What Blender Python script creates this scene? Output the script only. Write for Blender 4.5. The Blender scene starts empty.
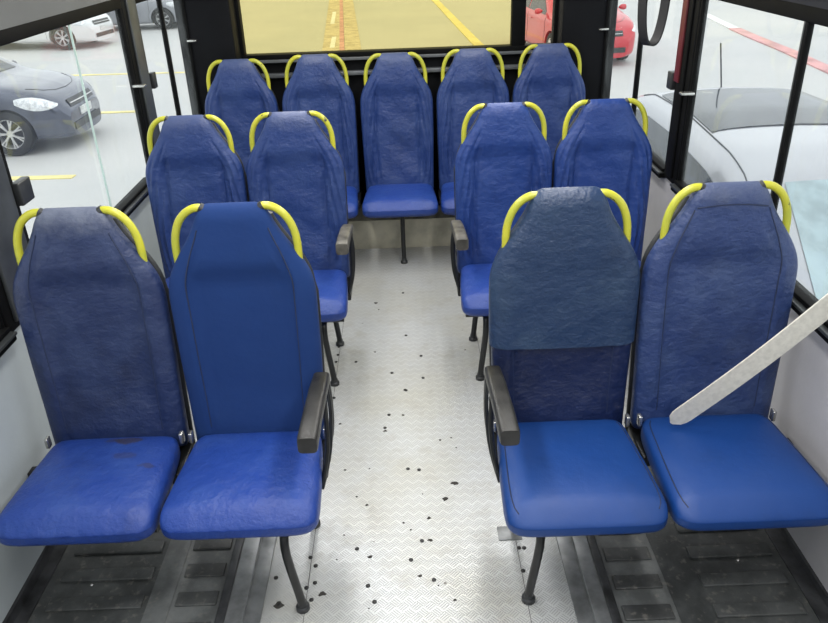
import bpy, bmesh, math, random
from mathutils import Vector, Matrix
random.seed(7)
C = bpy.context.scene.collection
SC = bpy.context.scene

# ------------------------------------------------------------------ camera
F, TH, ROLL, YAW, CX, H = 747.6, .4811, -.0365, .0025, .0226, 1.8863
cam = bpy.data.cameras.new('camera'); camo = bpy.data.objects.new('camera', cam); C.objects.link(camo)
cam.sensor_fit = 'HORIZONTAL'; cam.sensor_width = 36; cam.lens = F / 828 * 36; cam.clip_start = .02; cam.clip_end = 400
d = Vector((math.sin(YAW) * math.cos(TH), math.cos(YAW) * math.cos(TH), -math.sin(TH)))
r = Vector((math.cos(YAW), -math.sin(YAW), 0)); u = r.cross(d)
r2 = r * math.cos(ROLL) + u * math.sin(ROLL); u2 = -r * math.sin(ROLL) + u * math.cos(ROLL)
M = Matrix((r2, u2, -d)).transposed().to_4x4(); M.translation = Vector((CX, 0, H)); camo.matrix_world = M
SC.camera = camo

# ------------------------------------------------------------------ world, lights, exposure
w = bpy.data.worlds.new('world'); SC.world = w; w.use_nodes = True
nt = w.node_tree; bg = nt.nodes['Background']
tc = nt.nodes.new('ShaderNodeTexCoord'); sep = nt.nodes.new('ShaderNodeSeparateXYZ'); rmp = nt.nodes.new('ShaderNodeValToRGB')
nt.links.new(tc.outputs['Generated'], sep.inputs[0]); nt.links.new(sep.outputs['Z'], rmp.inputs[0]); nt.links.new(rmp.outputs[0], bg.inputs[0])
rmp.color_ramp.elements[0].position = 0.0; rmp.color_ramp.elements[0].color = (.62, .66, .70, 1)
rmp.color_ramp.elements[1].position = .35; rmp.color_ramp.elements[1].color = (.93, .97, 1.0, 1)
bg.inputs[1].default_value = 1.8
def area(name, loc, rot, sx, sy, power, col):
    l = bpy.data.lights.new(name, 'AREA'); l.shape = 'RECTANGLE'; l.size = sx; l.size_y = sy; l.energy = power; l.color = col
    o = bpy.data.objects.new(name, l); o.location = loc; o.rotation_euler = rot; C.objects.link(o); return o
for x in (-.55, .55):      # the two ceiling light strips of the saloon
    area('ceiling_strip_light', (x, 2.2, 2.07), (0, 0, 0), .22, 4.6, 56, (1, .98, .95))
SC.view_settings.view_transform = 'Standard'; SC.view_settings.look = 'None'
SC.view_settings.exposure = 0.0; SC.view_settings.gamma = 1; SC.view_settings.use_curve_mapping = False

# ------------------------------------------------------------------ materials
class NB:
    def __init__(s, name):
        s.m = bpy.data.materials.new(name); s.m.use_nodes = True; s.t = s.m.node_tree; s.p = s.t.nodes['Principled BSDF']
        s.tc = s.t.nodes.new('ShaderNodeTexCoord')
    def n(s, typ, **k):
        nd = s.t.nodes.new('ShaderNode' + typ)
        for a, b in k.items(): setattr(nd, a, b)
        return nd
    def l(s, a, b): s.t.links.new(a, b)
    def val(s, sock, v):
        if hasattr(v, 'is_output') or isinstance(v, bpy.types.NodeSocket): s.l(v, sock)
        else: sock.default_value = v
    def math(s, op, a, b=0.0, clamp=False):
        nd = s.n('Math', operation=op, use_clamp=clamp); s.val(nd.inputs[0], a); s.val(nd.inputs[1], b); return nd.outputs[0]
    def mix(s, f, a, b):
        nd = s.n('Mix', data_type='RGBA'); s.val(nd.inputs[0], f)
        s.val(nd.inputs[6], a if not isinstance(a, tuple) else (*a, 1)); s.val(nd.inputs[7], b if not isinstance(b, tuple) else (*b, 1)); return nd.outputs[2]
    def noise(s, scale, detail=3, rough=.55, vec=None, rnd=False, stretch=None):
        v = vec or s.tc.outputs['Object']
        if stretch:
            mp = s.n('Mapping'); mp.inputs['Scale'].default_value = stretch; s.l(v, mp.inputs[0]); v = mp.outputs[0]
        nd = s.n('TexNoise', noise_dimensions='4D' if rnd else '3D'); s.l(v, nd.inputs['Vector'])
        nd.inputs['Scale'].default_value = scale; nd.inputs['Detail'].default_value = detail; nd.inputs['Roughness'].default_value = rough
        if rnd:
            oi = s.n('ObjectInfo'); s.l(s.math('MULTIPLY', oi.outputs['Random'], 50.0), nd.inputs['W'])
        return nd.outputs['Fac']
    def ramp(s, f, a, b):   # smooth 0..1 between a and b
        nd = s.n('MapRange', interpolation_type='SMOOTHSTEP'); s.val(nd.inputs[0], f)
        nd.inputs[1].default_value = a; nd.inputs[2].default_value = b; return nd.outputs[0]
    def bump(s, h, dist, strength=1.0, prev=None):
        nd = s.n('Bump'); nd.inputs['Distance'].default_value = dist; nd.inputs['Strength'].default_value = strength
        s.l(h, nd.inputs['Height'])
        if prev: s.l(prev, nd.inputs['Normal'])
        return nd.outputs[0]
    def done(s, col=None, rough=.5, metal=0, normal=None, spec=None, coat=None):
        p = s.p
        if col is not None:
            s.val(p.inputs['Base Color'], (*col, 1) if isinstance(col, tuple) else col)
        s.val(p.inputs['Roughness'], rough); p.inputs['Metallic'].default_value = metal
        if normal: s.l(normal, p.inputs['Normal'])
        if spec is not None: p.inputs['Specular IOR Level'].default_value = spec
        if coat: p.inputs['Coat Weight'].default_value = coat; p.inputs['Coat Roughness'].default_value = .05
        return s.m

def plain(name, col, rough=.5, metal=0, var=.15, scale=9, spec=None, coat=None, bump=0):
    b = NB(name); f = b.noise(scale, 4)
    c = b.mix(b.ramp(f, .3, .75), tuple(x * (1 + var) for x in col), tuple(x * (1 - var) for x in col))
    nr = b.bump(b.noise(scale * 30, 2), bump) if bump else None
    return b.done(c, rough, metal, nr, spec, coat)

def vinyl(name, col, worn, grime, rough=.42, wear=.45, wrinkle=.0012, grain=True, patch=0.0, top=0.0):
    K = .52; col, worn, grime = (tuple(c * k for c, k in zip(q, (K * .86, K * .96, K * 1.0))) for q in (col, worn, grime))
    b = NB(name)
    big = b.noise(5.5, 4, .6, rnd=True); fine = b.noise(34, 6, .75, rnd=True, stretch=(1, 1, 1.25))
    c = b.mix(b.math('MULTIPLY', b.ramp(big, .42, .72), wear), col, worn)
    c = b.mix(b.math('MULTIPLY', b.ramp(fine, .5, .78), wear * .8), c, worn)
    g = b.noise(3.3, 5, .65, rnd=True, stretch=(1.3, 1.3, .8))
    c = b.mix(b.math('MULTIPLY', b.ramp(g, .5, .76), .6), c, grime)
    if top:
        sp = b.n('SeparateXYZ'); b.l(b.tc.outputs['Object'], sp.inputs[0])
        tf = b.ramp(b.math('ADD', sp.outputs[2], b.math('MULTIPLY', b.noise(14, 6, .75, rnd=True), .14)), 1.155, 1.27)
        c = b.mix(b.math('MULTIPLY', tf, top), c, (.17, .19, .24))
    if patch:
        for px_, py_, r_, st_ in ((.055, -.035, .036, .75), (.005, -.03, .02, .5), (.07, -.125, .030, .35), (.155, -.17, .018, .5)):
            vm = b.n('VectorMath', operation='DISTANCE'); mq = b.n('Mapping'); mq.inputs['Scale'].default_value = (.7, 1.3, 0); b.l(b.tc.outputs['Object'], mq.inputs[0]); b.l(mq.outputs[0], vm.inputs[0]); vm.inputs[1].default_value = (px_ * .7, py_ * 1.3, 0)
            dd = b.math('ADD', vm.outputs['Value'], b.math('MULTIPLY', b.math('SUBTRACT', b.noise(45, 5, .7), .5), .05))
            c = b.mix(b.math('MULTIPLY', b.ramp(dd, r_, r_ * .6), st_), c, (.035, .030, .035))
    w1 = b.noise(11, 4, .6, rnd=True, stretch=(1.1, 1, 1.3)); w2 = b.noise(55, 5, .7, rnd=True, stretch=(.7, 1, 1.3))
    n = b.bump(w1, wrinkle * 9); n = b.bump(w2, wrinkle * 1.8, 1, n)
    if grain: n = b.bump(b.noise(420, 2), .0002, 1, n)
    return b.done(c, b.math('ADD', b.math('MULTIPLY', fine, .2), rough - .08), 0, n, .42)

V = {}
V['back_worn']   = vinyl('vinyl_navy_worn', (.026, .046, .150), (.085, .115, .25), (.014, .020, .060), wear=.6, top=.7)
V['back_fabric'] = vinyl('fabric_royal', (.004, .050, .235), (.008, .066, .27), (.006, .04, .16), rough=.85, wear=.25, wrinkle=.0003)
V['back_steel']  = vinyl('vinyl_steel', (.040, .075, .240), (.13, .18, .36), (.028, .045, .13), wear=.55, wrinkle=.0016, top=.35)
V['cover_slate'] = vinyl('vinyl_slate_cover', (.026, .060, .15), (.08, .13, .22), (.016, .028, .06), rough=.36, wear=.5, wrinkle=.0014)
V['back_dark']   = vinyl('vinyl_midnight', (.014, .026, .10), (.04, .06, .17), (.010, .014, .04), rough=.33, wear=.4)
V['back_mid']    = vinyl('vinyl_blue_mid', (.030, .072, .28), (.09, .145, .38), (.020, .045, .16), wear=.6, top=.3)
V['back_bright'] = vinyl('vinyl_blue_bright', (.022, .072, .33), (.07, .14, .46), (.015, .042, .19), wear=.45)
V['cush_worn']   = vinyl('vinyl_cushion_worn', (.026, .080, .42), (.08, .16, .52), (.02, .05, .24), wear=.4, patch=.8)
V['cush_bright'] = vinyl('vinyl_cushion_bright', (.026, .085, .45), (.075, .16, .55), (.022, .06, .30), wear=.4)
V['cush_smooth'] = vinyl('vinyl_cushion_smooth', (.010, .080, .36), (.022, .105, .41), (.010, .065, .28), rough=.45, wear=.3, wrinkle=.0003)
V['head_grey']   = vinyl('vinyl_head_rest_grey', (.07, .10, .19), (.2, .23, .30), (.03, .04, .09), wear=.8)
M_pipe = plain('piping_navy', (.009, .018, .055), .6)
M_black = plain('black_steel', (.012, .013, .014), .35, .3, .2, 14)
M_blackpl = plain('black_plastic', (.022, .024, .026), .42, 0, .2, 20, bump=.0003)
M_worn = plain('worn_black_rubber', (.020, .0195, .018), .38, 0, .5, 16, bump=.0006)
M_worn2 = plain('scuffed_arm_grey', (.085, .08, .068), .4, 0, .6, 14, bump=.0006)
M_frame = plain('window_frame_black', (.003, .0032, .0035), .6, 0, .3, 8, spec=.1)
M_frameg = plain('window_frame_grey', (.05, .055, .058), .4, .2, .25, 10)
M_chrome = plain('dull_chrome', (.6, .6, .58), .25, .9)
M_rail = plain('grey_trim_strip', (.12, .13, .14), .4, .2)
M_red = plain('dark_red_strip', (.09, .008, .012), .45)
M_strapw = plain('belt_webbing', (.60, .58, .52), .7, 0, .1, 60, bump=.0006)
M_strapb = plain('black_webbing', (.008, .008, .009), .7)
M_cream = plain('riser_cream', (.44, .42, .33), .6, 0, .3, 6)
M_grime = plain('grimy_rail', (.06, .058, .045), .7, 0, .6, 18)
M_cove = plain('cove_panel_grey', (.13, .135, .133), .55, 0, .06, 4)
M_coved = plain('cove_panel_dark', (.030, .031, .036), .5, 0, .1, 4)
M_ceil = plain('ceiling_white', (.72, .72, .70), .6, 0, .04, 4)
M_wallL = plain('wall_panel_grey_blue', (.42, .465, .48), .5, 0, .07, 3, bump=.0004)
M_wallR = plain('wall_panel_grey', (.42, .415, .43), .5, 0, .08, 3, bump=.0004)
M_rearp = plain('rear_panel_black', (.006, .0065, .008), .55, 0, .2, 5, spec=.1)
M_metalstrip = plain('floor_edge_metal', (.22, .23, .235), .4, .5, .35, 12)
M_metald = plain('floor_edge_dark', (.045, .047, .05), .45, .3, .6, 14)
M_bolt = plain('bolt_black', (.02, .02, .02), .5, .2)
M_dirt = plain('gravel_bits', (.035, .032, .028), .9)
M_lamp = NB('lamp_diffuser'); M_lamp.p.inputs['Emission Color'].default_value = (1, .98, .95, 1); M_lamp.p.inputs['Emission Strength'].default_value = 3; M_lamp = M_lamp.done((.9, .9, .9))

def m_yellow():
    b = NB('yellow_paint'); f = b.noise(22, 4, .6, rnd=True); f2 = b.noise(10, 3, .6, rnd=True)
    c = b.mix(b.ramp(f2, .3, .7), (.50, .475, .035), (.37, .39, .04))
    c = b.mix(b.ramp(f, .67, .70), c, (.03, .03, .03))
    return b.done(c, .35, 0, None, .5)
M_yellow = m_yellow()

def m_floor():
    b = NB('aluminium_tread_plate')
    mp = b.n('Mapping'); b.l(b.tc.outputs['Object'], mp.inputs[0])
    mp.inputs['Rotation'].default_value = (0, 0, math.radians(45)); k = 1 / .030; mp.inputs['Scale'].default_value = (k, k, k)
    s = b.n('SeparateXYZ'); b.l(mp.outputs[0], s.inputs[0])
    U, W = s.outputs[0], s.outputs[1]
    par = b.math('MODULO', b.math('ADD', b.math('ADD', b.math('FLOOR', U), b.math('FLOOR', W)), 1000.0), 2.0)
    fu, fw = b.math('FRACT', U), b.math('FRACT', W)
    def pick(a, c): return b.math('ADD', b.math('MULTIPLY', a, par), b.math('MULTIPLY', c, b.math('SUBTRACT', 1.0, par)))
    acr = pick(fu, fw); alo = pick(fw, fu)
    bars = b.math('SINE', b.math('MULTIPLY', acr, 6.2832 * 4))
    bars = b.ramp(bars, -.1, .7)
    mask = b.ramp(b.math('ABSOLUTE', b.math('SUBTRACT', alo, .5)), .47, .38)
    bar = b.math('MULTIPLY', bars, mask)
    big = b.noise(1.7, 4, .6); mid = b.noise(9, 5, .65)
    base = b.mix(b.ramp(big, .35, .7), (.60, .62, .63), (.55, .55, .51))
    c = b.mix(b.math('MULTIPLY', b.ramp(mid, .48, .75), .5), base, (.42, .40, .35))
    c = b.mix(b.math('MULTIPLY', bar, .6), c, (.28, .285, .29))
    vo = b.n('TexVoronoi'); b.l(b.tc.outputs['Object'], vo.inputs['Vector']); vo.inputs['Scale'].default_value = 9
    wob = b.math('ADD', vo.outputs['Distance'], b.math('MULTIPLY', b.noise(60, 3), .10))
    sc = b.n('SeparateXYZ'); b.l(vo.outputs['Color'], sc.inputs[0])
    spot = b.math('MULTIPLY', b.ramp(wob, .115, .085), b.ramp(sc.outputs[0], .72, .75))
    c = b.mix(b.math('MULTIPLY', spot, .75), c, (.12, .11, .09))
    n = b.bump(bar, .0012, .8)
    return b.done(c, b.math('ADD', b.math('MULTIPLY', mid, .35), .22), .35, n)
M_floor = m_floor()

def m_mat(name, col):
    b = NB(name); f = b.noise(7, 5, .65); g = b.noise(40, 3)
    c = b.mix(b.ramp(f, .35, .7), col, tuple(x * 1.9 + .015 for x in col))
    c = b.mix(b.math('MULTIPLY', b.ramp(g, .55, .75), .5), c, (.20, .19, .17))
    return b.done(c, .5, 0, b.bump(g, .0006), .5)
M_mat = m_mat('rubber_mat_dark', (.034, .037, .037)); M_mat2 = m_mat('rubber_mat_grey', (.075, .080, .080)); M_rib = m_mat('rubber_rib', (.030, .032, .032))

def m_glass(name, tint, refl, film=0.0, filmcol=(.8, .85, .85), grad=False):
    m = bpy.data.materials.new(name); m.use_nodes = True; t = m.node_tree; t.nodes.clear()
    out = t.nodes.new('ShaderNodeOutputMaterial'); tr = t.nodes.new('ShaderNodeBsdfTransparent'); gl = t.nodes.new('ShaderNodeBsdfGlossy')
    df = t.nodes.new('ShaderNodeBsdfTranslucent'); m1 = t.nodes.new('ShaderNodeMixShader'); m2 = t.nodes.new('ShaderNodeMixShader')
    tr.inputs[0].default_value = (*tint, 1); gl.inputs['Roughness'].default_value = .02; df.inputs[0].default_value = (*filmcol, 1)
    fr = t.nodes.new('ShaderNodeFresnel'); fr.inputs[0].default_value = 1.3
    mu = t.nodes.new('ShaderNodeMath'); mu.operation = 'MULTIPLY'; mu.inputs[1].default_value = refl; t.links.new(fr.outputs[0], mu.inputs[0])
    tcc = t.nodes.new('ShaderNodeTexCoord'); no = t.nodes.new('ShaderNodeTexNoise'); no.inputs['Scale'].default_value = 5; t.links.new(tcc.outputs['Object'], no.inputs[0])
    mp = t.nodes.new('ShaderNodeMapRange'); mp.inputs[1].default_value = .4; mp.inputs[2].default_value = .75; mp.inputs[3].default_value = film * .5; mp.inputs[4].default_value = film * 1.6
    t.links.new(no.outputs[0], mp.inputs[0]); t.links.new(mp.outputs[0], m1.inputs[0])
    t.links.new(tr.outputs[0], m1.inputs[1]); t.links.new(df.outputs[0], m1.inputs[2])
    t.links.new(mu.outputs[0], m2.inputs[0]); t.links.new(m1.outputs[0], m2.inputs[1]); t.links.new(gl.outputs[0], m2.inputs[2]); t.links.new(m2.outputs[0], out.inputs[0])
    return m
M_glass = m_glass('side_glass', (.97, .98, .97), .12, .035)
M_glassR = m_glass('rear_glass_yellow_film', (.88, .82, .56), .15, .03, (.8, .72, .4))
M_glassR2 = m_glass('rear_glass_clear', (.95, .90, .80), .15, .02)
M_glassedge = plain('glass_edge_green', (.45, .58, .54), .2, 0, .1)

def m_road():
    b = NB('asphalt_grey'); f = b.noise(.35, 5, .6); g = b.noise(30, 3)
    c = b.mix(b.ramp(f, .3, .7), (.50, .505, .50), (.56, .555, .54)); c = b.mix(b.math('MULTIPLY', b.ramp(g, .5, .8), .25), c, (.33, .33, .33))
    return b.done(c, .75, 0, b.bump(g, .003))
M_road = m_road()
M_liney = plain('road_paint_yellow', (.78, .68, .28), .6, 0, .15, 3)
M_linep = plain('road_paint_red', (.62, .32, .31), .7, 0, .25, 3)
M_linew = plain('road_paint_white', (.8, .8, .78), .7, 0, .1, 3)
M_kerb = plain('road_band_ochre', (.56, .48, .34), .8, 0, .25, 4)

# ------------------------------------------------------------------ mesh helpers
class MB:
    def __init__(s): s.v = []; s.f = []
    def add(s, vs, fs):
        k = len(s.v); s.v += [tuple(p) for p in vs]; s.f += [tuple(i + k for i in f) for f in fs]; return s
    def box(s, x0, x1, y0, y1, z0, z1, bev=0):
        if bev:
            bm = bmesh.new(); bmesh.ops.create_cube(bm, size=1)
            for v in bm.verts: v.co = Vector(((x0 + x1) / 2 + v.co.x * (x1 - x0), (y0 + y1) / 2 + v.co.y * (y1 - y0), (z0 + z1) / 2 + v.co.z * (z1 - z0)))
            bmesh.ops.bevel(bm, geom=bm.edges[:], offset=bev, segments=3, affect='EDGES', profile=.5)
            bm.verts.index_update(); s.add([v.co for v in bm.verts], [[v.index for v in f.verts] for f in bm.faces]); bm.free(); return s
        v = [(x, y, z) for z in (z0, z1) for y in (y0, y1) for x in (x0, x1)]
        return s.add(v, [(0, 2, 3, 1), (4, 5, 7, 6), (0, 1, 5, 4), (2, 6, 7, 3), (0, 4, 6, 2), (1, 3, 7, 5)])
    def rings(s, R, cap=True, closed=False):
        n = len(R[0]); vs = [p for q in R for p in q]; fs = []
        m = len(R)
        for i in range(m if closed else m - 1):
            a, b = i * n, ((i + 1) % m) * n
            for j in range(n): fs.append((a + j, a + (j + 1) % n, b + (j + 1) % n, b + j))
        if cap and not closed: fs.append(tuple(reversed(range(n)))); fs.append(tuple(range((m - 1) * n, m * n)))
        return s.add(vs, fs)
    def grid(s, G):
        n = len(G[0]); vs = [p for q in G for p in q]
        return s.add(vs, [(i * n + j, i * n + j + 1, (i + 1) * n + j + 1, (i + 1) * n + j) for i in range(len(G) - 1) for j in range(n - 1)])
    def tube(s, pts, rad, n=12, smooth=0, flat=None, up=None):
        P = [Vector(p) for p in pts]
        for _ in range(smooth):
            Q = [P[0]]
            for a, b in zip(P, P[1:]): Q += [a * .75 + b * .25, a * .25 + b * .75]
            Q.append(P[-1]); P = Q
        R = []; prev = None
        for i, p in enumerate(P):
            t = (P[min(i + 1, len(P) - 1)] - P[max(i - 1, 0)]).normalized()
            if prev is None:
                a = Vector(up) if up else (Vector((0, 0, 1)) if abs(t.z) < .9 else Vector((0, 1, 0)))
            else: a = prev
            a = (a - t * a.dot(t)).normalized(); prev = a; b = t.cross(a)
            ra, rb = (rad, rad) if flat is None else flat
            R.append([p + a * ra * math.cos(2 * math.pi * k / n) + b * rb * math.sin(2 * math.pi * k / n) for k in range(n)])
        return s.rings(R)
    def disc(s, c, r, h, n=16, axis='z', dome=0):
        prof = [(r, 0), (r, h * .7), (r * .8, h), (.0001, h * (1 + dome))]
        R = []
        for rr, hh in prof:
            q = []
            for k in range(n):
                a = 2 * math.pi * k / n; ca, sa = math.cos(a) * rr, math.sin(a) * rr
                q.append({'z': (c[0] + ca, c[1] + sa, c[2] + hh), 'y': (c[0] + ca, c[1] + hh, c[2] + sa), 'x': (c[0] + hh, c[1] + ca, c[2] + sa)}[axis])
            R.append(q)
        return s.rings(R)
    def build(s, name, mat, parent=None, smooth=True, loc=None):
        me = bpy.data.meshes.new(name); me.from_pydata(s.v, [], s.f); me.validate()
        bm = bmesh.new(); bm.from_mesh(me); bmesh.ops.recalc_face_normals(bm, faces=bm.faces[:]); bm.to_mesh(me); bm.free()
        me.materials.append(mat)
        o = bpy.data.objects.new(name, me); C.objects.link(o); o.parent = parent
        if smooth:
            for p in me.polygons: p.use_smooth = True
            me.set_sharp_from_angle(angle=math.radians(38))
        if loc: o.location = loc
        return o
def empty(name, loc=(0, 0, 0), rz=0):
    o = bpy.data.objects.new(name, None); C.objects.link(o); o.location = loc; o.rotation_euler = (0, 0, rz); o.empty_display_size = .1; return o
def tag(o, label=None, cat=None, group=None, kind=None):
    if label: o['label'] = label
    if cat: o['category'] = cat
    if group: o['group'] = group
    if kind: o['kind'] = kind
    return o
def sgp(v, e): return math.copysign(abs(v) ** e, v)
def interp(x, xs, ys):
    if x <= xs[0]: return ys[0]
    for a, b, p, q in zip(xs, xs[1:], ys, ys[1:]):
        if x <= b:
            t = (x - a) / (b - a); return p + (q - p) * t
    return ys[-1]
def sinterp(x, xs, ys):     # smooth (averaged) interpolation
    h = .018; return sum(interp(x + k * h, xs, ys) for k in (-1.5, -.75, 0, .75, 1.5)) / 5
def sstep(a, b, x):
    t = max(0, min(1, (x - a) / (b - a))); return t * t * (3 - 2 * t)

# ================================================================== setting
W = 1.25
def struct(mb, name, mat, parent=None, smooth=False, label=None):
    o = mb.build(name, mat, parent, smooth)
    if parent is None: o['kind'] = 'structure'
    if label: o['label'] = label
    return o
fl = struct(MB().box(-W, W, -.5, 4.98, -.06, 0), 'floor', M_floor, label='aluminium tread plate bus floor with scattered dark dirt')
# wall lower panels
wl = struct(MB().box(-W - .06, -W, -.5, 4.98, -.06, .775), 'wall_left', M_wallL, label='grey blue lower side panel under the left windows')
wr_ = struct(MB().box(W, W + .06, -.5, 4.98, -.06, .775), 'wall_right', M_wallR, label='pale grey lower side panel under the right windows')
# skirt strips where the wall meets the floor
struct(MB().box(-W, -W + .05, -.4, 4.6, 0, .012).box(-W, -W + .010, -.4, 4.6, .012, .05), 'baseboard_left', M_metald)
struct(MB().box(W - .055, W, -.4, 4.6, 0, .012).box(W - .010, W, -.4, 4.6, .012, .04), 'baseboard_right', M_metald)
# panels over the windows and ceiling
def cove(sx, name, mat):
    prof = [(W + .06, 1.625), (W - .016, 1.625), (W - .05, 1.78), (W - .16, 2.0), (W - .30, 2.10), (W + .06, 2.10)]
    mb = MB(); mb.rings([[(sx * x, y, z) for x, z in prof] for y in (-.5, 4.98)]); return struct(mb, name, mat, smooth=False)
cove(-1, 'trim_1', M_cove)['label'] = 'grey cove panel above the left windows'
cove(1, 'trim_2', M_coved)['label'] = 'dark cove panel above the right windows'
struct(MB().box(-W - .06, W + .06, -.5, 4.98, 2.10, 2.14), 'ceiling', M_ceil)
# rear wall below/beside the window
struct(MB().box(-W - .06, W + .06, 4.93, 4.99, -.06, 1.14), 'wall_rear', M_rearp)
rc = MB(); rc.box(-W - .06, -.985, 4.74, 4.99, .70, 2.10, .012); struct(rc, 'trim_3', M_rearp, smooth=True)
rc = MB(); rc.box(.985, W + .06, 4.74, 4.99, .70, 2.10, .012); struct(rc, 'trim_4', M_rearp, smooth=True)
lg = struct(MB().box(-.985, .985, 4.88, 4.93, 1.035, 1.06, .004), 'trim_5', M_rail, smooth=True, label='grey rail under the rear window')
struct(MB().box(-W - .06, W + .06, -.56, -.50, -.06, 1.0), 'wall_front', M_wallR)
struct(MB().box(-W - .06, W + .06, -.56, -.50, 1.75, 2.14), 'trim_16', M_coved)
# rear bench riser
rz = struct(MB().box(-W, W, 4.52, 4.57, 0, .245), 'trim_6', M_cream, label='cream riser panel under the rear seats')
struct(MB().box(-W, W, 4.50, 4.58, .20, .29, .006), 'trim_7', M_grime, rz)
struct(MB().box(-W, W, 4.57, 4.93, .25, .27), 'trim_8', M_rearp)

# windows
def window_side(name, sx, y0, y1, mull, label, seam=None, latch=None, clips=()):
    root = empty(name, (sx * W, (y0 + y1) / 2, .78)); root['kind'] = 'structure'; root['label'] = label
    def B(x0, x1, a, b, c, dd, bev=.004):
        xs = sorted((sx * x0 - sx * W, sx * x1 - sx * W)); oy = (y0 + y1) / 2
        return (xs[0], xs[1], a - oy, b - oy, c - .78, dd - .78, bev)
    f = MB()
    f.box(*B(W - .022, W + .02, y0, y1, .795, .812)); f.box(*B(W - .012, W + .02, y0, y1, 1.578, 1.63, .006))
    f.box(*B(W - .008, W + .02, y0, y0 + .014, .79, 1.6)); f.box(*B(W - .008, W + .02, y1 - .014, y1, .79, 1.6))
    f.build('frame', M_frame, root)
    MB().box(*B(W - .034, W + .05, y0, y1, .765, .793)).build('sill', M_frame, root)
    MB().box(*B(W - .040, W + .01, y0, y1, .785, .795, .002)).build('sill_strip', M_frameg, root)
    g = MB(); g.box(*B(W + .006, W + .011, y0 + .01, y1 - .01, .80, 1.60, 0)); g.build('pane', M_glass, root, False)
    for m_ in mull:
        MB().box(*B(W - .008, W + .014, m_ - .012, m_ + .012, .80, 1.60, .003)).build('mullion', M_frame, root)
        MB().box(*B(W - .011, W - .004, m_ + .002, m_ + .008, .81, 1.59, .001)).build('mullion_gasket', M_frameg, root)
    if seam:
        g2 = MB().box(*B(W - .002, W + .005, seam - .0, seam + .007, .815, 1.58, 0)); g2.build('sliding_pane_edge', M_glassedge, root, False)
    for (yy, zz, s_) in (latch or []):
        l_ = MB().box(*B(W - .028, W + .0, yy - s_ / 2, yy + s_ / 2, zz - .038, zz + .038, .005)); l_.build('latch', M_blackpl, root)
    for (yy, zz) in clips:
        MB().box(*B(W - .055, W - .0, yy - .018, yy + .018, zz - .005, zz + .005, .002)).build('clip', M_chrome, root)
    return root
window_side('window_1', -1, 2.33, 3.66, [], 'left side window beside the front row with a sliding pane edge', 3.07, [(2.375, 1.145, .085)], [(3.64, 1.24)])
window_side('window_2', -1, 3.86, 4.74, [4.28], 'left rear side window with a thin black mullion', None, [(3.89, 1.22, .05)], [(4.70, 1.30)])
window_side('window_3', -1, .60, 2.06, [], 'left window ahead of the front row')
window_side('window_4', 1, 3.42, 4.74, [4.04], 'right rear side window with a thin black mullion', None, [(3.46, 1.21, .06)], [(4.70, 1.28)])
window_side('window_5', 1, .60, 3.25, [2.378], 'right side window beside the front row with a thin mullion', None, [], [(3.22, 1.2)])
def pillar(sx, y0, y1, name, red=False, label=None):
    o = struct(MB().box(*sorted((sx * (W - .012), sx * (W + .026))), y0, y1, .775, 1.64, .006), name, M_frame, smooth=True, label=label)
    struct(MB().box(*sorted((sx * (W - .022), sx * (W - .010))), y0 + .05, y1 - .03, .80, 1.63, .004), 'pillar_cover', M_frameg if not red else M_frame, o, smooth=True)
    if red: struct(MB().box(*sorted((sx * (W - .030), sx * (W - .02))), y1 - .075, y1 - .02, 1.22, 1.62, .003), 'red_strip', M_red, o, smooth=True, label='dark red strip')
pillar(-1, 3.66, 3.86, 'trim_9', label='black pillar between the left windows')
pillar(-1, 2.06, 2.33, 'trim_10', label='black pillar at the left edge')
pillar(1, 3.25, 3.42, 'trim_11', True, label='black pillar between the right windows')
pillar(-1, .35, .60, 'trim_12'); pillar(1, .35, .60, 'trim_13')
# rear window
rw = empty('window_6', (0, 4.95, 1.14)); rw['kind'] = 'structure'; rw['label'] = 'rear window with yellow tinted glass'
f = MB(); f.box(-.99, .99, -.06, .03, 0, .035, .004).box(-.99, -.965, -.05, .03, .03, .95, .004).box(.965, .99, -.05, .03, .03, .95, .004).box(-.99, .99, -.04, .03, .93, .96, .004)
f.build('frame', M_frame, rw)
MB().box(-.985, .985, -.075, -.055, -.012, .006, .002).build('sill_strip', M_rail, rw)
MB().box(-.97, .72, .005, .011, .03, .94).build('pane', M_glassR, rw, False)
MB().box(.78, .97, .005, .011, .03, .94).build('clear_pane', M_glassR2, rw, False)
MB().box(.705, .79, -.045, .03, .02, .94, .006).build('mullion', M_frame, rw)

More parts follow.
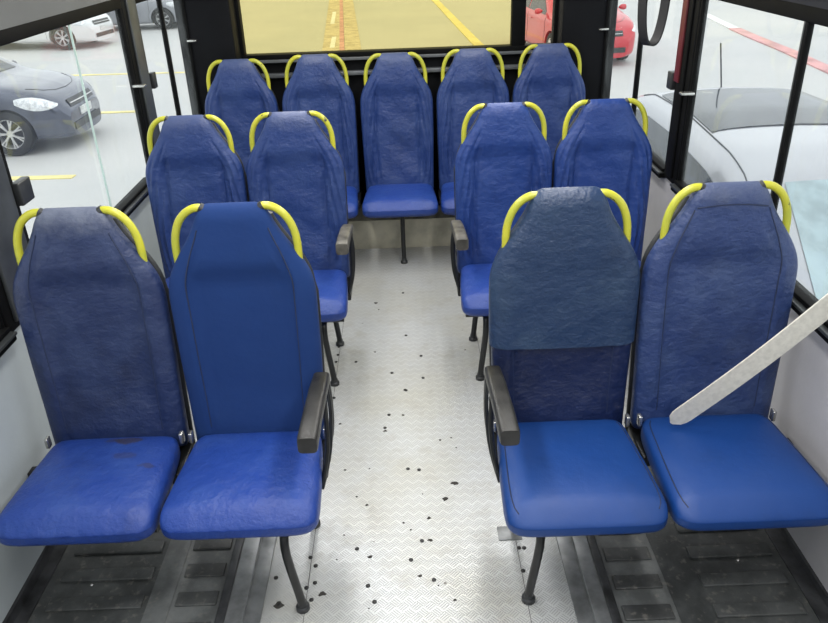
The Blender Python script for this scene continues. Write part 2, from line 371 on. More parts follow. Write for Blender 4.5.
# foot mats with ribs and metal edging
def mat_side(sx, name, xs, rib1, rib2, label, bandcol):
    root = empty(name, (sx * .9, 1.7, 0)); root['kind'] = 'structure'; root['label'] = label
    def b(mb, x0, x1, y0, y1, z0, z1, bev=0): a, c = sorted((sx * x0 - sx * .9, sx * x1 - sx * .9)); return mb.box(a, c, y0 - 1.7, y1 - 1.7, z0, z1, bev)
    b(MB(), xs[1], 1.21, .9, 2.35, 0, .008).build('mat_base', M_mat, root)
    b(MB(), rib1[1] + .015, rib2[0] - .015, .9, 2.35, .008, .0105).build('centre_band', bandcol, root)
    b(MB(), xs[1], rib1[1] + .014, .9, 2.35, .008, .0108).build('edge_band', M_mat2, root)
    m1, m2 = MB(), MB(); y = .95
    while y < 2.3:
        b(m1, rib1[0], rib1[1], y, y + .055, .009, .018, .004); b(m2, rib2[0], rib2[1], y, y + .05, .007, .017, .004); y += .118
    m1.build('short_ribs', M_rib, root); m2.build('long_ribs', M_mat, root)
    e = MB(); b(e, xs[0], xs[0] + .055, .9, 2.35, 0, .006, .002); b(e, xs[0] + .05, xs[1], .9, 2.35, 0, .020, .004); e.build('edge_strip', M_metalstrip, root)
    e = MB(); b(e, xs[1] - .006, xs[1] + .022, .9, 2.35, 0, .028, .004); e.build('edge_lip', M_metald, root)
    s = MB()
    for k in range(8):
        s.disc((sx * (xs[1] + .05) - sx * .9, -.75 + k * .19, .011), .006, .004, 10); s.disc((sx * 1.05 - sx * .9, -.70 + k * .19, .009), .005, .004, 10)
    s.build('screw_heads', M_chrome, root)
mat_side(-1, 'trim_14', (.478, .590), (.625, .755), (.86, 1.16), 'black ribbed foot mat with metal edge under the left front seats', M_mat2)
mat_side(1, 'trim_15', (.484, .588), (.625, .775), (.90, 1.17), 'black ribbed foot mat with metal edge under the right front seats', M_mat)
# seams, bolts and grit on the floor plate
sm = MB(); sm.box(-.347, -.3455, 1.2, 4.5, 0, .0012).box(.3455, .347, 1.2, 4.5, 0, .0012)
sm.build('plate_seam', M_metald, fl, False)
import numpy as _np
def unproj(px, py, z=0.0):
    v = d + r2 * ((px - 414) / F) - u2 * ((py - 311.5) / F); t = (z - H) / v.z; return Vector((CX, 0, H)) + v * t
bolts = MB()
for px, py in [(403,293),(406,335.5),(421,356),(423,378),(405,390),(406,390.5),(408,469),(411,560),(434,580),(519,548),(523,571),(526,595),(524,548),(310.6,557.6),(315.7,566),(315,583),(306.5,588),(311.5,600),(279,605),(276,578),(368,586),(374.5,602),(357,549),(385,428),(338,355),(336,362),(339,347),(334,398),(483,352),(482,362),(422,541),(389,415),(356,362),(392,373),(419,470)]:
    p = unproj(px, py); bolts.disc((p.x, p.y, 0), .0075, .003, 10)
bolts.build('floor_bolts', M_bolt, fl)
grit = MB()
rg = random.Random(3)
spots = [(445.5,499,.012),(454,483,.014),(385,431,.008),(322,594,.012),(279,605,.016),(370,557,.009),(429,518,.008),(376,303,.012),(403,415,.007),(440,440,.006),(420,576,.008),(340,424,.007),(345,470,.006),(367,505,.006),(430,540,.009),(455,600,.006),(465,350,.006),(375,352,.006)]
for k in range(13): spots.append((rg.uniform(335, 480), rg.uniform(300, 610), rg.uniform(.002, .005)))
for px, py, s_ in spots:
    p = unproj(px, py); R_ = []
    for h_, q in ((0, 1), (.0015, .75), (.0022, .3)):
        R_.append([(p.x + s_ * q * math.cos(a) * rr, p.y + s_ * q * math.sin(a) * rr2, h_) for a, rr, rr2 in [(2 * math.pi * k / 9, 1 + .3 * math.sin(k * 2.3 + px), .8 + .3 * math.cos(k * 1.7 + py)) for k in range(9)]])
    grit.rings(R_)
go = grit.build('floor_grit', M_dirt, fl); go['kind'] = 'stuff'
hp = MB(); p = unproj(508, 534); hp.box(p.x - .035, p.x + .045, p.y - .03, p.y + .035, 0, .003, .001); hp.build('square_cover_plate', M_metalstrip, fl)
# ceiling light fittings (above the frame)
for x in (-.55, .55):
    t = empty('ceiling_light', (x, 2.2, 2.10)); tag(t, 'long white strip light on the bus ceiling', 'light', 'ceiling strip lights')
    MB().box(-.13, .13, -2.35, 2.35, -.012, 0, .004).build('housing', M_ceil, t)

# ================================================================== seats
ZT = 1.18
def hw(z): return sinterp(z, [.36, .46, .55, .70, .90, .94, .98, 1.03, 1.09, 1.15, 1.18], [.216, .217, .218, .222, .2235, .2200, .204, .174, .132, .104, .098])
def thick(z): return interp(z, [.42, .60, .90, 1.0, 1.18], [.050, .052, .046, .040, .030])
def yc(z): return .045 + .045 * (z - .43) / .75
def back_pt(z, ph, inf=0.0, side=1, zt=ZT, scl=1.0, soft=False):
    a, T = hw(z) + inf, thick(z) + inf
    # rounded top and bottom
    k = 1.0
    if z > zt - .05: k = math.sqrt(max(.0, 1 - ((z - zt + .05) / .0502) ** 2))
    if z < .385: k = math.sqrt(max(.0, 1 - ((.385 - z) / .0252) ** 2))
    k2 = .70 + .30 * k if z > 1 else .9 + .1 * k
    c, s = math.cos(ph), math.sin(ph)
    x = a * k2 * sgp(c, .62); y = yc(z) - T * k * sgp(s, .62)
    if s > 0:
        q = abs(x) / max(a, 1e-6)
        m = sstep(.76, .58, q) * sstep(.44, .62, z) * sstep(1.02, .93, z)
        gr = math.exp(-((q - .70) / .035) ** 2) * sstep(1.10, 1.0, z)
        if soft:
            zz = sstep(.40, .52, z) * sstep(1.04, .92, z)
            y += zz * (.010 * math.exp(-((q - .60 - .03 * math.sin(z * 13 + math.copysign(1, x))) / .045) ** 2) + .0045 * math.sin(q * 46 + 5 * math.sin(z * 8)) * sstep(.62, .72, q) * sstep(.98, .88, q))
            y += .003 * zz * math.sin(z * 31 + x * 22) * sstep(.6, .2, q)
        y += (.022 * m + .006 * gr) * (1 if scl == 1.0 else scl)
    return (x, y, z)
def zrows(z0, z1, n=56):
    R = []
    for i in range(n + 1):
        t = i / n; R.append(z0 + (z1 - z0) * (.5 - .5 * math.cos(math.pi * t)) * .55 + (z1 - z0) * t * .45)
    return R
def make_backrest(soft=False):
    mb = MB(); N = 88 if not soft else 150
    mb.rings([[back_pt(z, 2 * math.pi * k / N, soft=soft) for k in range(N)] for z in zrows(.36, ZT)]); return mb
def front_y(x, z, inf=0.0, scl=1.0):
    a = hw(z) + inf; q = min(.999, abs(x) / a); c = q ** (1 / .62); s = math.sqrt(max(0, 1 - c * c)); ph = math.atan2(s, math.copysign(c, x)); return back_pt(z, ph, inf, scl=scl)[1]
def make_cover():
    mb = MB(); N = 88; zt = 1.188
    rows = zrows(.695, zt, 40)
    R = [[back_pt(z, 2 * math.pi * k / N, .0065, zt=zt, scl=.25) for k in range(N)] for z in rows]
    inner = [[back_pt(.695, 2 * math.pi * k / N, .001, zt=zt, scl=.25) for k in range(N)]]
    mb.rings(inner + R); return mb
def make_shell():
    mb = MB(); N = 64; R = []
    for z in zrows(.31, 1.13, 34):
        a = hw(z) - .004 + (.006 if z < .9 else 0); row = []
        for k in range(N):
            ph = 2 * math.pi * k / N; c, s = math.cos(ph), math.sin(ph)
            row.append((a * sgp(c, .7), yc(z) + .030 - .028 * sgp(s, .7) * (1 if s < 0 else .6) + .0, z))
        R.append(row)
    mb.rings(R); return mb
def seam_pts(fn, zs, inf=.0):
    out = []
    for z in zs:
        x = fn(z); out.append((x, front_y(x, z, inf) - .0005, z))
    return out
def make_piping(kind):
    mb = MB(); zs = [.45 + .022 * i for i in range(31)]
    for s in (-1, 1):
        fn = lambda z: s * hw(z) * interp(z, [.45, .9, 1.0, 1.13], [.70, .72, .76, .86])
        mb.tube(seam_pts(fn, [z for z in zs if z < 1.12]), .0022, 6)
    if kind:
        xs = [-.098 + .0098 * i for i in range(21)]; mb.tube([(x, front_y(x, 1.115 + .010 * (1 - (x / .098) ** 2)) - .0005, 1.115 + .010 * (1 - (x / .098) ** 2)) for x in xs], .0022, 6)
    return mb
def cushion_pt(ps, ph, droop=1):
    e1, e2 = .50, .20
    c1, s1 = sgp(math.cos(ps), e1), sgp(math.sin(ps), e1)
    cx_, sy = sgp(math.cos(ph), e2), sgp(math.sin(ph), e2)
    yy = c1 * sy                        # -1 front .. 1 back
    width = .207 + .019 * sstep(1, -.6, yy) - .006 * sstep(-.75, -1.0, yy)
    x = c1 * cx_ * width; y = -.200 + yy * .218
    z = .390 + s1 * .050
    if s1 > 0: z += .010 * (1 - (cx_ * c1) ** 2) * (1 - yy * yy)
    z -= .020 * sstep(-.70, -1.0, yy) * (1 if s1 > 0 else -.4)
    z += .006 * sstep(.6, -.6, yy)
    return (x, y, z)
def make_cushion():
    mb = MB(); N, K = 96, 30; R = []
    for i in range(K + 1):
        ps = -math.pi / 2 + math.pi * i / K; ps = max(-1.569, min(1.569, ps))
        R.append([cushion_pt(ps, 2 * math.pi * k / N) for k in range(N)])
    mb.rings(R); return mb
def make_cush_piping(s_):
    mb = MB()
    for s in (s_,):
        P = []
        for i in range(24):
            yy = .92 - 1.84 * i / 23; ph = math.atan2(sgp(yy, 1 / .2), s * .60)
            P.append(cushion_pt(.60, math.atan2(math.copysign(min(1, abs(yy)) ** 5, yy), s * (1 - .0) * math.sqrt(max(.0, 1 - min(1, abs(yy)) ** 10)))))
        mb.tube(P, .0018, 6)
    return mb
def make_handle(s):
    mb = MB(); y = yc(1.1)
    P = [(s * .070, yc(1.16), 1.158), (s * .090, yc(1.17), 1.170), (s * .122, y + .002, 1.166), (s * .156, y, 1.138), (s * .176, y, 1.092), (s * .182, y - .002, 1.045), (s * .180, y - .004, .985)]
    mb.tube(P, .0118, 14, 2); return mb
def make_collar(s):
    mb = MB(); mb.tube([(s * .072, yc(1.16), 1.158), (s * .093, yc(1.17), 1.1695)], .0145, 14); return mb
def frame_mb():
    mb = MB(); mb.box(-.19, .19, -.33, .0, .325, .352, .006)
    mb.box(-.224, .224, -.10, .075, .305, .345, .006)
    mb.tube([(-.205, -.31, .322), (.205, -.31, .322)], .014, 12).tube([(-.215, -.04, .305), (.215, -.04, .305)], .016, 12)
    for s in (-1, 1): mb.box(s * .12 - .012, s * .12 + .012, -.04, .075, .30, .36, .003).box(s * .12 - .012, s * .12 + .012, .05, .085, .34, .60, .003)
    return mb
def arm_mb(s):        # s = +1 arm on the +x side
    mb = MB(); R = []
    secs = [(-.005, .635, .020, .016), (-.015, .635, .025, .022), (-.10, .638, .027, .021), (-.22, .628, .028, .024), (-.312, .612, .029, .028), (-.322, .610, .027, .026)]
    for y, z, a, b in secs:
        R.append([(s * (.226 + .05 * y) + a * sgp(math.cos(t), .45), y, z + b * sgp(math.sin(t), .45)) for t in [2 * math.pi * k / 24 for k in range(24)]])
    mb.rings(R); return mb
def arm_bracket_mb(s):
    mb = MB(); x = s * .238
    mb.tube([(x, -.02, .61), (x + s * .010, -.05, .56), (x + s * .010, -.08, .49), (x + s * .004, -.13, .42), (x - s * .02, -.20, .35)], .010, 10, 2, flat=(.012, .006), up=(0, 1, 0))
    mb.tube([(x, .02, .62), (x + s * .004, .03, .50), (x, .02, .40), (x - s * .02, -.02, .335)], .010, 10, 2, flat=(.016, .006), up=(0, 1, 0))
    mb.tube([(x, -.12, .615), (x + s * .004, -.13, .53), (x, -.15, .44), (x - s * .02, -.19, .36)], .008, 8, 1)
    return mb
def leg_mb(s, y0, y1, dx):
    mb = MB(); mb.tube([(0, .075, .338), (0, .015, .332), (0, 0, .30), (dx * .1, y1 * .1, .24), (dx * .9, y1 * .9, .05), (dx, y1, .012)], .0135, 12, 1); return mb
def foot_mb():
    mb = MB(); mb.disc((0, 0, 0), .027, .022, 16, dome=.1); mb.disc((0, 0, .016), .019, .028, 14); return mb

PROTO = {}
def seat_proto():
    P = PROTO
    P['backrest'] = make_backrest().build('backrest', V['back_mid']).data
    P['backsoft'] = make_backrest(True).build('backrest', V['back_mid']).data
    P['legc'] = MB().tube([(0, 0, .31), (0, 0, .012)], .0135, 12).build('leg', M_black).data
    P['shell'] = make_shell().build('back_shell', M_blackpl).data
    P['cushion'] = make_cushion().build('cushion', V['cush_bright']).data
    P['pipe0'] = make_piping(0).build('piping', M_pipe).data; P['pipe1'] = make_piping(1).build('piping', M_pipe).data
    P['cpipe-1'] = make_cush_piping(-1).build('piping', M_pipe).data; P['cpipe1'] = make_cush_piping(1).build('piping', M_pipe).data
    for s in (-1, 1):
        P['h%d' % s] = make_handle(s).build('grab_handle', M_yellow).data; P['c%d' % s] = make_collar(s).build('collar', M_blackpl).data
        P['arm%d' % s] = arm_mb(s).build('armrest', M_worn).data; P['brk%d' % s] = arm_bracket_mb(s).build('bracket', M_black).data
        P['legf%d' % s] = leg_mb(s, 0, .035, s * .020).build('leg', M_black).data
    P['frame'] = frame_mb().build('seat_frame', M_black).data
    P['hinge'] = MB().box(-.006, .006, -.012, .012, -.022, .016, .003).build('hinge_plate', M_chrome).data
    P['foot'] = foot_mb().build('foot', M_blackpl).data
    P['cover'] = make_cover().build('slip_cover', V['cover_slate']).data
    for o in list(C.objects):
        if o.type == 'MESH' and o.parent is None and o.data in P.values(): bpy.data.objects.remove(o)
seat_proto()
def inst(name, key, parent, mat=None, loc=None, rot=None, scale=None, label=None):
    o = bpy.data.objects.new(name, PROTO[key]); C.objects.link(o); o.parent = parent
    if mat: o.material_slots[0].link = 'OBJECT'; o.material_slots[0].material = mat
    if loc: o.location = loc
    if rot: o.rotation_euler = rot
    if scale: o.scale = scale
    if label: o['label'] = label
    return o
def seat(x, y, back, cush, label, arm=0, legs=True, pipe='pipe0', cover=False, cpipe=False, lean=0.0, zk=1.0, hm=None, armmat=None, group=None, wall=0, dz=0.0, rear_leg=True, coll=True, wide=1.0, roll=0.0, cw=1.0, cl=1.0):
    t = empty('bus_seat', (x, y, 0)); tag(t, label, 'seat', group)
    b = inst('backrest', 'backsoft' if y > 3 else 'backrest', t, V[back]); b.location = (0, 0, .43 * (1 - zk) + dz); b.scale = (wide, 1, zk); b.rotation_euler = (lean, roll, 0)
    # rotate about the base of the back
    piv = Vector((0, 0, .43)); Rm = Matrix.Rotation(lean, 4, 'X') @ Matrix.Rotation(roll, 4, 'Y')
    T = Matrix.Translation(piv + Vector((0, 0, dz))) @ Rm @ Matrix.Diagonal((wide, 1, zk, 1)) @ Matrix.Translation(-piv)
    b.matrix_local = T
    if pipe and y < 3: inst('piping', pipe, b)
    sh = inst('back_shell', 'shell', t); sh.matrix_local = T @ Matrix.Translation((0, .014, 0))
    for s in (-1, 1):
        h_ = inst('grab_handle', 'h%d' % s, t); h_.matrix_local = T @ Matrix.Diagonal((1.0 / wide, 1, 1, 1))
        if coll: inst('collar', 'c%d' % s, h_)
    if cover: cv = inst('slip_cover', 'cover', t, V['cover_slate'], label='slate blue vinyl slip cover over the upper backrest'); cv.matrix_local = T
    c = inst('cushion', 'cushion', t, V[cush]); c.scale = (cw, cl, 1.12); c.location = (0, 0, dz + .44 * (1 - 1.12))
    if cpipe: inst('piping', 'cpipe-1', c); inst('piping', 'cpipe1', c)
    inst('seat_frame', 'frame', t)
    if y < 3:
        for s in (-1, 1): inst('hinge_plate', 'hinge', t, loc=(s * .217, -.012, .43))
    if arm:
        a = inst('armrest', 'arm%d' % arm, t, armmat or M_worn); inst('bracket', 'brk%d' % arm, a)
        if y > 3: a.scale = (1, .62, 1)
    if legs and arm:
        lx = arm * .120
        for yy, oy in ((-.395, 0), (-.03, 0)):
            l_ = inst('leg', 'legf%d' % arm, t, loc=(lx, yy + .015, 0)); f_ = inst('foot', 'foot', l_, loc=(arm * .020, .035, 0), scale=(.8, .8, .8))
    if wall:
        wb = MB(); e_ = W - abs(x) - .004
        wb.box(*sorted((wall * .19, wall * e_)), -.30, -.27, .31, .34, .004).build('wall_bracket', M_black, t)
        MB().box(*sorted((wall * .19, wall * e_)), -.06, -.02, .30, .34, .004).build('wall_bracket', M_black, t)
    return t
Y1, Y2, Y3 = 1.988, 3.262, 4.575
seat(-.957, Y1, 'back_worn', 'cush_worn', 'front row left window seat, dark navy worn back and brown grime spots on its cushion', wall=-1, zk=1.005, wide=1.02)
seat(-.492, Y1, 'back_fabric', 'cush_bright', 'front row left aisle seat with a plain smooth royal blue back and black armrest', arm=1, pipe='pipe0')
seat(.490, Y1, 'back_dark', 'cush_smooth', 'front row right aisle seat with a slate slip cover over its upper back', arm=-1, cover=True, armmat=M_worn, cpipe=True, cl=1.10, cw=1.01)
seat(.964, Y1, 'back_steel', 'cush_smooth', 'front row right window seat with the pale belt strap lying across it', wall=1, pipe='pipe1', zk=1.008, wide=1.05, cpipe=True, cl=1.10, cw=1.03)
seat(-.946, Y2, 'back_mid', 'cush_bright', 'second row window seat on the left, scuffed blue back, beside the side wall panel', wall=-1, zk=.97)
seat(-.488, Y2, 'back_mid', 'cush_bright', 'second row left aisle seat with worn grey armrest', arm=1, zk=.97, armmat=M_worn2)
seat(.465, Y2, 'back_bright', 'cush_bright', 'second row right aisle seat, bright blue with grey armrest', arm=-1, zk=.975, armmat=M_worn2)
seat(.921, Y2, 'back_bright', 'cush_bright', 'second row window seat on the right, in front of the rightmost rear seat', wall=1, zk=.975)
rl = ['rear bench seat in the left corner, against the black corner panel',
      'rear bench seat second from the left, below the red and yellow road lines',
      'middle rear bench seat facing straight down the aisle with a leg under it',
      'rear bench seat fourth from the left, partly behind the second row aisle seat',
      'rear bench seat in the right corner, next to the black window pillar']
for i in range(5):
    s = seat([-.977, -.503, -.026, .442, .909][i], Y3, 'back_mid', 'cush_bright', rl[i], zk=[1.035, 1.05, 1.04, 1.05, 1.065][i], pipe='pipe1', coll=False, lean=-.02, dz=-.015, group=None)
    if i == 2:
        l_ = inst('leg', 'legc', s, loc=(.01, -.30, 0)); inst('foot', 'foot', l_, loc=(0, 0, 0), scale=(.8, .8, .8))


# ================================================================== loose fittings
# pale belt strap
st = MB(); A, B_ = Vector((.822, 1.905, .462)), Vector((1.232, 1.820, .965)); ax = (B_ - A).normalized()
nrm = Vector((0, -1, 0)); nrm = (nrm - ax * nrm.dot(ax)).normalized(); sd = ax.cross(nrm)
L = (B_ - A).length; G = []
for i in range(41):
    t = i / 40 * L; hwid = .034 * min(1, math.sqrt(max(.02, 1 - max(0, (.05 - t) / .05) ** 2))); c_ = A + ax * t + nrm * (.012 * math.sin(t * 5))
    G.append([c_ + sd * hwid - nrm * .002, c_ + sd * hwid * .98 + nrm * .002, c_ - sd * hwid * .98 + nrm * .002, c_ - sd * hwid - nrm * .002])
st.rings(G); so = st.build('belt_strap', M_strapw, None, True)
tag(so, 'pale flat belt strap slanting from the right wall down onto the front window seat', 'strap')
MB().box(1.222, 1.2555, 1.775, 1.835, .785, .985, .006).build('anchor_plate', M_blackpl, so)
# overhead rail and hanging strap
hr = empty('overhead_handrail', (1.003, 2.6, 1.80)); tag(hr, 'overhead grab rail under the ceiling carrying the black hanging strap', 'rail')
MB().tube([(0, -1.9, 0), (0, 2.1, 0)], .016, 14).build('rail_tube', M_yellow, hr)
for yy in (-1.8, 0, 2.0): MB().tube([(0, yy, 0), (0, yy, .299)], .012, 10).build('rail_bracket', M_black, hr)
hs = MB(); pts = []
for k in range(41):
    a = 2 * math.pi * k / 40; pts.append((.062 * math.sin(a), 0, -.198 + .198 * math.cos(a) * 1.0))
pts = [(math.copysign(abs(x) ** .8 * (.062 ** .2), x), y, z) for x, y, z in pts]
R = []
for k in range(40):
    p = Vector(pts[k]); q = Vector(pts[(k + 1) % 40]) - Vector(pts[k - 1]); q.normalize(); n_ = q.cross(Vector((0, 1, 0)))
    R.append([p + n_ * .007 + Vector((0, .02, 0)), p + n_ * .007 - Vector((0, .02, 0)), p - n_ * .001 - Vector((0, .02, 0)), p - n_ * .001 + Vector((0, .02, 0))])
hs.rings(R, closed=True); ho = hs.build('hanging_strap', M_strapb, None); ho.location = (1.003, 3.1, 1.820); ho.rotation_euler = (0, 0, .55)
tag(ho, 'black looped hand strap hanging in front of the right rear window', 'strap')

# ================================================================== outside
GZ = -.85
gr = MB().box(-45, 45, -25, 110, GZ - .3, GZ).build('ground', M_road, None, False); gr['kind'] = 'structure'; gr['label'] = 'pale asphalt road and parking area outside the bus'
LZ = [.006]
def line(name, P, wd, mat):
    mb = MB(); G = []; LZ[0] += .002; hz = GZ + LZ[0]
    for i, p in enumerate(P):
        a = Vector(P[max(0, i - 1)]); b = Vector(P[min(len(P) - 1, i + 1)]); t = (b - a).normalized(); n_ = Vector((-t.y, t.x)); q = Vector(p)
        G.append([(*(q + n_ * wd / 2), GZ + .001), (*(q + n_ * wd / 2), hz), (*(q - n_ * wd / 2), hz), (*(q - n_ * wd / 2), GZ + .001)])
    mb.rings(G); return mb.build(name, mat, gr, False)
line('yellow_bay_line', [(-10, 17.1), (-4.2, 16.75)], .14, M_liney); line('yellow_bay_line', [(-10, 13.1), (-4.3, 13.0)], .14, M_liney); line('yellow_bay_line', [(-10, 9.45), (-4.2, 9.27)], .14, M_liney)
line('ochre_road_band', [(-1.52, 14), (-1.67, 18.4), (-2.65, 32.7), (-4.02, 52)], .42, M_kerb); line('ochre_road_band', [(-.98, 14), (-1.13, 18.4), (-2.11, 32.7), (-3.48, 52)], .40, M_kerb)
line('red_centre_line', [(-1.25, 14), (-1.40, 18.4), (-2.38, 32.7), (-3.75, 52)], .12, M_linep)
line('white_centre_line', [(-1.72, 19.5), (-1.82, 21.5)], .12, M_linew); line('white_centre_line', [(-2.1, 24.5), (-2.3, 28)], .12, M_linew)
line('yellow_curved_line', [(2.25, 14), (2.1, 17), (1.87, 19.2), (1.70, 23), (1.35, 31), (.4, 40), (-1, 52)], .24, M_liney)
line('red_lane_line', [(7.6, 10.5), (8.03, 14.65), (8.27, 16.6), (8.45, 18.9), (8.6, 20.3)], .30, M_linep)
line('white_lane_line', [(8.6, 20.3), (8.75, 21.6), (9.0, 23.5)], .24, M_linew)

# cars ------------------------------------------------------------
def paint(name, col, rough=.25, metal=.3): return plain(name, col, rough, metal, .05, 2, coat=.8)
M_tyre = plain('tyre_rubber', (.02, .02, .02), .8); M_rim = plain('alloy_rim', (.62, .62, .63), .3, .7)
M_cglass = plain('car_glass', (.02, .028, .032), .08, 0, .1, spec=.5)
M_wsglass = plain('windscreen_pale_blue', (.30, .40, .43), .12, .25, .25, 6, coat=1.0)  # pale blue, slightly mottled base colour of the windscreen surface
M_lens = plain('headlamp_lens', (.70, .72, .74), .12, .4, .3, 25, coat=1.0); M_grille = plain('grille_black', (.03, .03, .032), .4)
M_plate = plain('licence_plate_grey', (.60, .61, .60), .5, 0, .25, 30)
XS = [-2.0, -1.985, -1.93, -1.80, -1.62, -1.3, -.6, 0, .25, .55, .90, 1.05, 1.35, 1.65, 1.84, 1.94, 1.985, 2.0]
ZTP = [.62, .80, 1.00, 1.20, 1.36, 1.455, 1.49, 1.465, 1.41, 1.24, 1.03, .98, .935, .86, .77, .68, .60, .52]
WX = [.60, .70, .765, .80, .825, .84, .85, .85, .85, .85, .845, .84, .83, .80, .745, .66, .57, .50]
def csec(x):
    zt, w_ = sinterp2(x, ZTP), sinterp2(x, WX)
    zb = min(.90 - .03 * x, zt - .09); cab = max(0, min(1, (zt - zb - .09) / .45))
    wr = w_ * (.93 - .23 * cab)
    P = [(0, zt), (wr * .45, zt - .006), (wr * .80, zt - .022), (wr * .96, zt - .045 - .01 * cab), (wr + (w_ - wr) * .20, zt - .085 - .03 * cab), (w_ * .965, zb), (w_, zb - .08 if zb > .62 else zb - .02), (w_ * 1.0, .50), (w_ * .985, .32), (w_ * .95, .22), (w_ * .80, .17), (0, .17)]
    zz = [p[1] for p in P]
    for i in range(1, len(P)):
        if P[i][1] > P[i - 1][1]: P[i] = (P[i][0], P[i - 1][1] - .004)
    for _ in range(2):
        Q = [P[0]]
        for a, b in zip(P, P[1:]): Q += [(a[0] * .75 + b[0] * .25, a[1] * .75 + b[1] * .25), (a[0] * .25 + b[0] * .75, a[1] * .25 + b[1] * .75)]
        Q.append(P[-1]); P = Q
    return P
def sinterp2(x, ys): 
    h_ = .03; return sum(interp(max(-2, min(2, x + k * h_)), XS, ys) for k in (-1.5, -.75, 0, .75, 1.5)) / 5
def side_y(x, z):
    P = csec(x)
    for a, b in zip(P, P[1:]):
        if a[1] >= z >= b[1]: 
            t = (a[1] - z) / max(1e-6, a[1] - b[1]); return a[0] + (b[0] - a[0]) * t
    return P[0][0]
def top_z(x, y):
    P = csec(x); y = abs(y)
    for a, b in zip(P, P[1:]):
        if b[0] >= y >= a[0]: 
            t = (y - a[0]) / max(1e-6, b[0] - a[0]); return a[1] + (b[1] - a[1]) * t
    return P[0][1]
def body_mesh():
    mb = MB(); R = []
    xs = [-2 + 4 * i / 90 for i in range(91)]; xs = sorted(set(xs + [-1.995, -1.98, 1.98, 1.995]))
    for x in xs:
        P = csec(x); R.append([(x, y, z) for y, z in P] + [(x, -y, z) for y, z in reversed(P[1:-1])])
    mb.rings(R); o = mb.build('body', M_tyre)
    cut = MB()
    for cx in (-1.28, 1.22):
        for s in (-1, 1):
            n = 40; R = []
            for yy in (.56, 1.0): R.append([(cx + .355 * math.cos(2 * math.pi * k / n), s * yy, .30 + .355 * math.sin(2 * math.pi * k / n)) for k in range(n)])
            cut.rings(R)
    co = cut.build('cutter', M_tyre)
    md = o.modifiers.new('cut', 'BOOLEAN'); md.operation = 'DIFFERENCE'; md.object = co; md.solver = 'EXACT'
    bpy.context.view_layer.update(); dg = bpy.context.evaluated_depsgraph_get()
    me = bpy.data.meshes.new_from_object(o.evaluated_get(dg)); bpy.data.objects.remove(o); bpy.data.objects.remove(co)
    for p in me.polygons: p.use_smooth = True
    me.set_sharp_from_angle(angle=math.radians(35))
    return me
BODY = body_mesh()
def side_patch(s, x0, x1, zl, zu, n=16, m=6, off=.006):
    G = []
    for i in range(n + 1):
        x = x0 + (x1 - x0) * i / n; a, b = zl(x), zu(x)
        G.append([(x, s * (side_y(x, a + (b - a) * j / m) + off), a + (b - a) * j / m) for j in range(m + 1)])
    return MB().grid(G)
def top_patch(x0, x1, wy, n=14, m=16, off=.006):
    G = []
    for i in range(n + 1):
        x = x0 + (x1 - x0) * i / n; w_ = wy(x)
        G.append([(x, -w_ + 2 * w_ * j / m, top_z(x, -w_ + 2 * w_ * j / m) + off) for j in range(m + 1)])
    return MB().grid(G)
def wheel_mb():
    t = MB(); n = 40; R = []
    for rr, yy in ((.20, .09), (.27, .095), (.302, .08), (.31, .04), (.31, -.04), (.302, -.08), (.27, -.095), (.20, -.09)):
        R.append([(rr * math.cos(2 * math.pi * k / n), yy, rr * math.sin(2 * math.pi * k / n)) for k in range(n)])
    t.rings(R, closed=True)
    rim = MB(); R = []
    for rr, yy in ((.205, .07), (.215, .09), (.195, .088), (.185, .05), (.185, -.06), (.205, -.07)): R.append([(rr * math.cos(2 * math.pi * k / n), yy, rr * math.sin(2 * math.pi * k / n)) for k in range(n)])
    rim.rings(R, closed=True); rim.disc((0, .035, 0), .05, .04, 20, 'y')
    for k in range(7):
        for dl in (-.12, .12):
            a = 2 * math.pi * k / 7; b = a + dl
            rim.tube([(.03 * math.cos(a), .065, .03 * math.sin(a)), (.12 * math.cos(a + dl * .6), .066, .12 * math.sin(a + dl * .6)), (.195 * math.cos(b), .07, .195 * math.sin(b))], .012, 6)
    dk = MB().disc((0, -.03, 0), .19, .012, 24, 'y')
    return t, rim, dk
_t, _r, _d = wheel_mb()
def keep(mb, name, mat):
    o = mb.build(name, mat); me = o.data; bpy.data.objects.remove(o); return me
TY, RI, DK = keep(_t, 'tyre', M_tyre), keep(_r, 'rim', M_rim), keep(_d, 'brake', M_grille)
def link(name, me, parent, mat=None, loc=None, rot=None):
    o = bpy.data.objects.new(name, me); C.objects.link(o); o.parent = parent
    if mat: o.material_slots[0].link = 'OBJECT'; o.material_slots[0].material = mat
    if loc: o.location = loc
    if rot: o.rotation_euler = rot
    return o
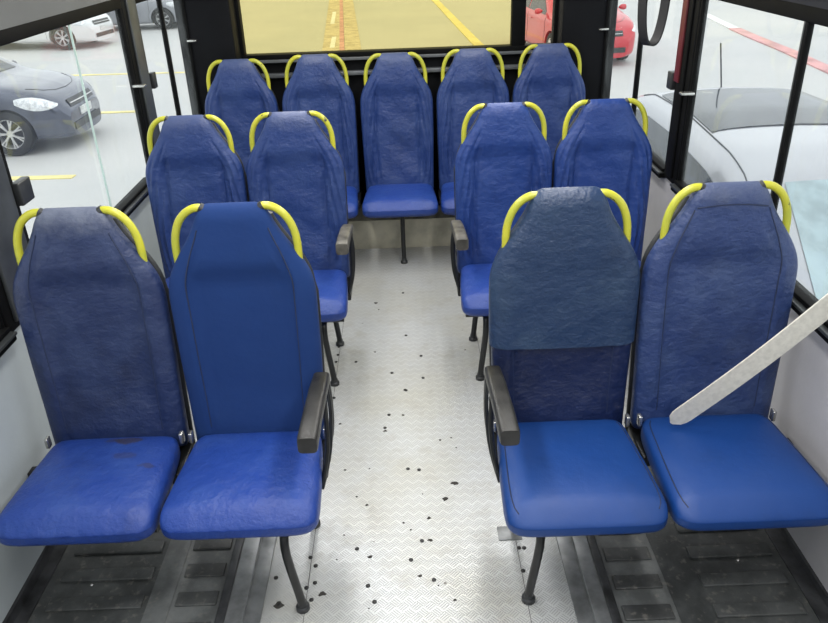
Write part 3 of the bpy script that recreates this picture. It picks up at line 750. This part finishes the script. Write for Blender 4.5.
def car(x, y, rz, mat, label, group=None, wsmat=None, sc=1.0, antenna=False, roofrefl=False, glass=M_cglass, lx=1.0, lz=1.0):
    t = empty('parked_car', (x, y, GZ), rz); tag(t, label, 'car', group); t.scale = (sc * lx, sc, sc * lz)
    b = link('body', BODY, t, mat)
    zt = lambda x_: csec(x_)[0][1]
    for s in (-1, 1):
        lo = lambda x_: .90 - .03 * x_ + .035
        up = lambda x_: max(lo(x_) + .01, zt(x_) - .145)
        side_patch(s, -1.42, -.42, lo, up).build('side_window', glass, t)
        side_patch(s, -.36, .74, lo, up).build('side_window', glass, t)
        MB().grid([[(xx, s * (side_y(xx, zz) + .004), zz) for zz in [lo(xx) - .0 + .012 * j for j in range(2)]] for xx in [-1.45 + .22 * i for i in range(11)]]).build('window_trim', M_grille, t)
        # roof rail line, door seams
        MB().tube([(xx, s * (csec(xx)[12][0]), csec(xx)[12][1] + .004) for xx in [-1.5 + .1 * i for i in range(19)]], .004, 6).build('roof_seam', M_grille, t)
        for xs_ in (-1.45, -.39, .80):
            MB().tube([(xs_ + (.05 if zz > .5 else 0), s * (side_y(xs_, zz) + .001), zz) for zz in [.28 + .06 * j for j in range(11)]], .004, 6).build('door_seam', M_grille, t)
        MB().tube([(-.20, s * (side_y(-.2, .78) + .02), .78), (-.02, s * (side_y(-.0, .78) + .02), .785)], .012, 8).build('door_handle', mat, t)
        mr = MB(); R = []
        for q, rr in ((0, .3), (.25, .8), (.6, 1), (.9, .8), (1, .3)):
            R.append([(.66 + .045 * rr * math.cos(a), s * (.84 + .17 * q), .98 + .06 * rr * math.sin(a)) for a in [2 * math.pi * k / 16 for k in range(16)]])
        mr.rings(R); mr.build('wing_mirror', mat, t)
        # headlamp: almond patch wrapping the front corner
        G = []
        for i in range(15):
            tt = i / 14; xx = 1.40 + .50 * tt; hh = .085 * math.sin(math.pi * min(1, tt * .9 + .08)) ** .7; zc_ = .735 - .08 * tt
            G.append([(xx, s * (side_y(xx, zc_ - hh + 2 * hh * j / 8) + .010), zc_ - hh + 2 * hh * j / 8) for j in range(9)])
        MB().grid(G).build('headlamp', M_lens, t)
        tl = side_patch(s, -1.97, -1.78, lambda x_: .72, lambda x_: .95 if x_ > -1.93 else .93, 6, 5, .008); tl.build('tail_lamp', M_red, t)
    top_patch(.93, .30, lambda x_: .86 * csec(x_)[8][0] + .02).build('windscreen', wsmat or glass, t)
    if roofrefl: top_patch(-.30, -1.22, lambda x_: .52, off=.006).build('roof_reflection', M_cglass, t)  # dark panel painting a tree-like reflection onto the roof, in car glass material
    # front: grille, plate, bumper intake, bonnet seam
    def fx(y_, z_):   # front surface x at height z
        lo_, hi_ = 1.5, 2.0
        for _ in range(18):
            md_ = (lo_ + hi_) / 2
            if top_z(md_, y_) > z_ and (csec(md_)[6][0] > 0 and side_y(md_, z_) > abs(y_)): lo_ = md_
            else: hi_ = md_
        return lo_
    def fpatch(y0, y1, z0, z1, off=.012, n=10): return MB().grid([[(fx(y0 + (y1 - y0) * i / n, z0 + (z1 - z0) * j / 4) + off, y0 + (y1 - y0) * i / n, z0 + (z1 - z0) * j / 4) for j in range(5)] for i in range(n + 1)])
    fpatch(-.42, .42, .58, .68).build('grille', M_grille, t); fpatch(-.48, .48, .27, .37).build('bumper_intake', M_grille, t)
    MB().box(2.0, 2.015, -.20, .20, .42, .53, .004).build('licence_plate', M_plate, t)
    MB().tube([(fx(yy, .625) + .018, yy, .625) for yy in [-.40 + .08 * i for i in range(11)]], .009, 6).build('grille_bar', M_rim, t)
    for s in (-1, 1): MB().disc((1.86, s * .52, .33), .055, .02, 18, 'x').build('fog_lamp', M_lens, t)
    MB().tube([(interp(abs(yy), [0, .3, .5, .62], [1.80, 1.77, 1.68, 1.50]), yy, top_z(interp(abs(yy), [0, .3, .5, .62], [1.80, 1.77, 1.68, 1.50]), yy) + .001) for yy in [-.62 + .062 * i for i in range(21)]], .005, 6).build('bonnet_seam', M_grille, t)
    for cx in (-1.28, 1.22):
        for s in (-1, 1):
            w_ = link('wheel', TY, t, loc=(cx, s * .735, .31), rot=(0, 0, 0 if s > 0 else math.pi)); link('rim', RI, w_); link('brake_disc', DK, w_); w_.scale = (1 / lx, 1, 1 / lz)
    if antenna: MB().tube([(-1.45, .03, top_z(-1.45, 0) - .01), (-1.58, .03, top_z(-1.45, 0) + .30)], .006, 8).build('antenna', M_black, t)
    return t
car(-6.65, 11.18, 0, paint('paint_dark_blue_grey', (.085, .095, .13), .16, .6), 'dark blue grey hatchback parked nose in, seen through the left front window')
car(3.72, 17.5, math.radians(-82), paint('paint_red', (.55, .015, .03), .3, .1), 'red hatchback parked behind the bus near the right rear corner')
car(2.42, 4.17, math.radians(-93), paint('paint_silver', (.40, .41, .44), .28, .4), 'silver car parked close beside the bus outside the right windows', wsmat=M_wsglass, antenna=True, roofrefl=True, lx=1.3, lz=1.05)
car(-10.0, 21.9, math.radians(-8), paint('paint_white', (.72, .73, .74), .35, .1), 'white car parked further off at the top of the left front window')
car(-8.6, 25.5, math.radians(4), paint('paint_grey', (.30, .31, .34), .35, .3), 'grey car parked far off behind the left rear window')
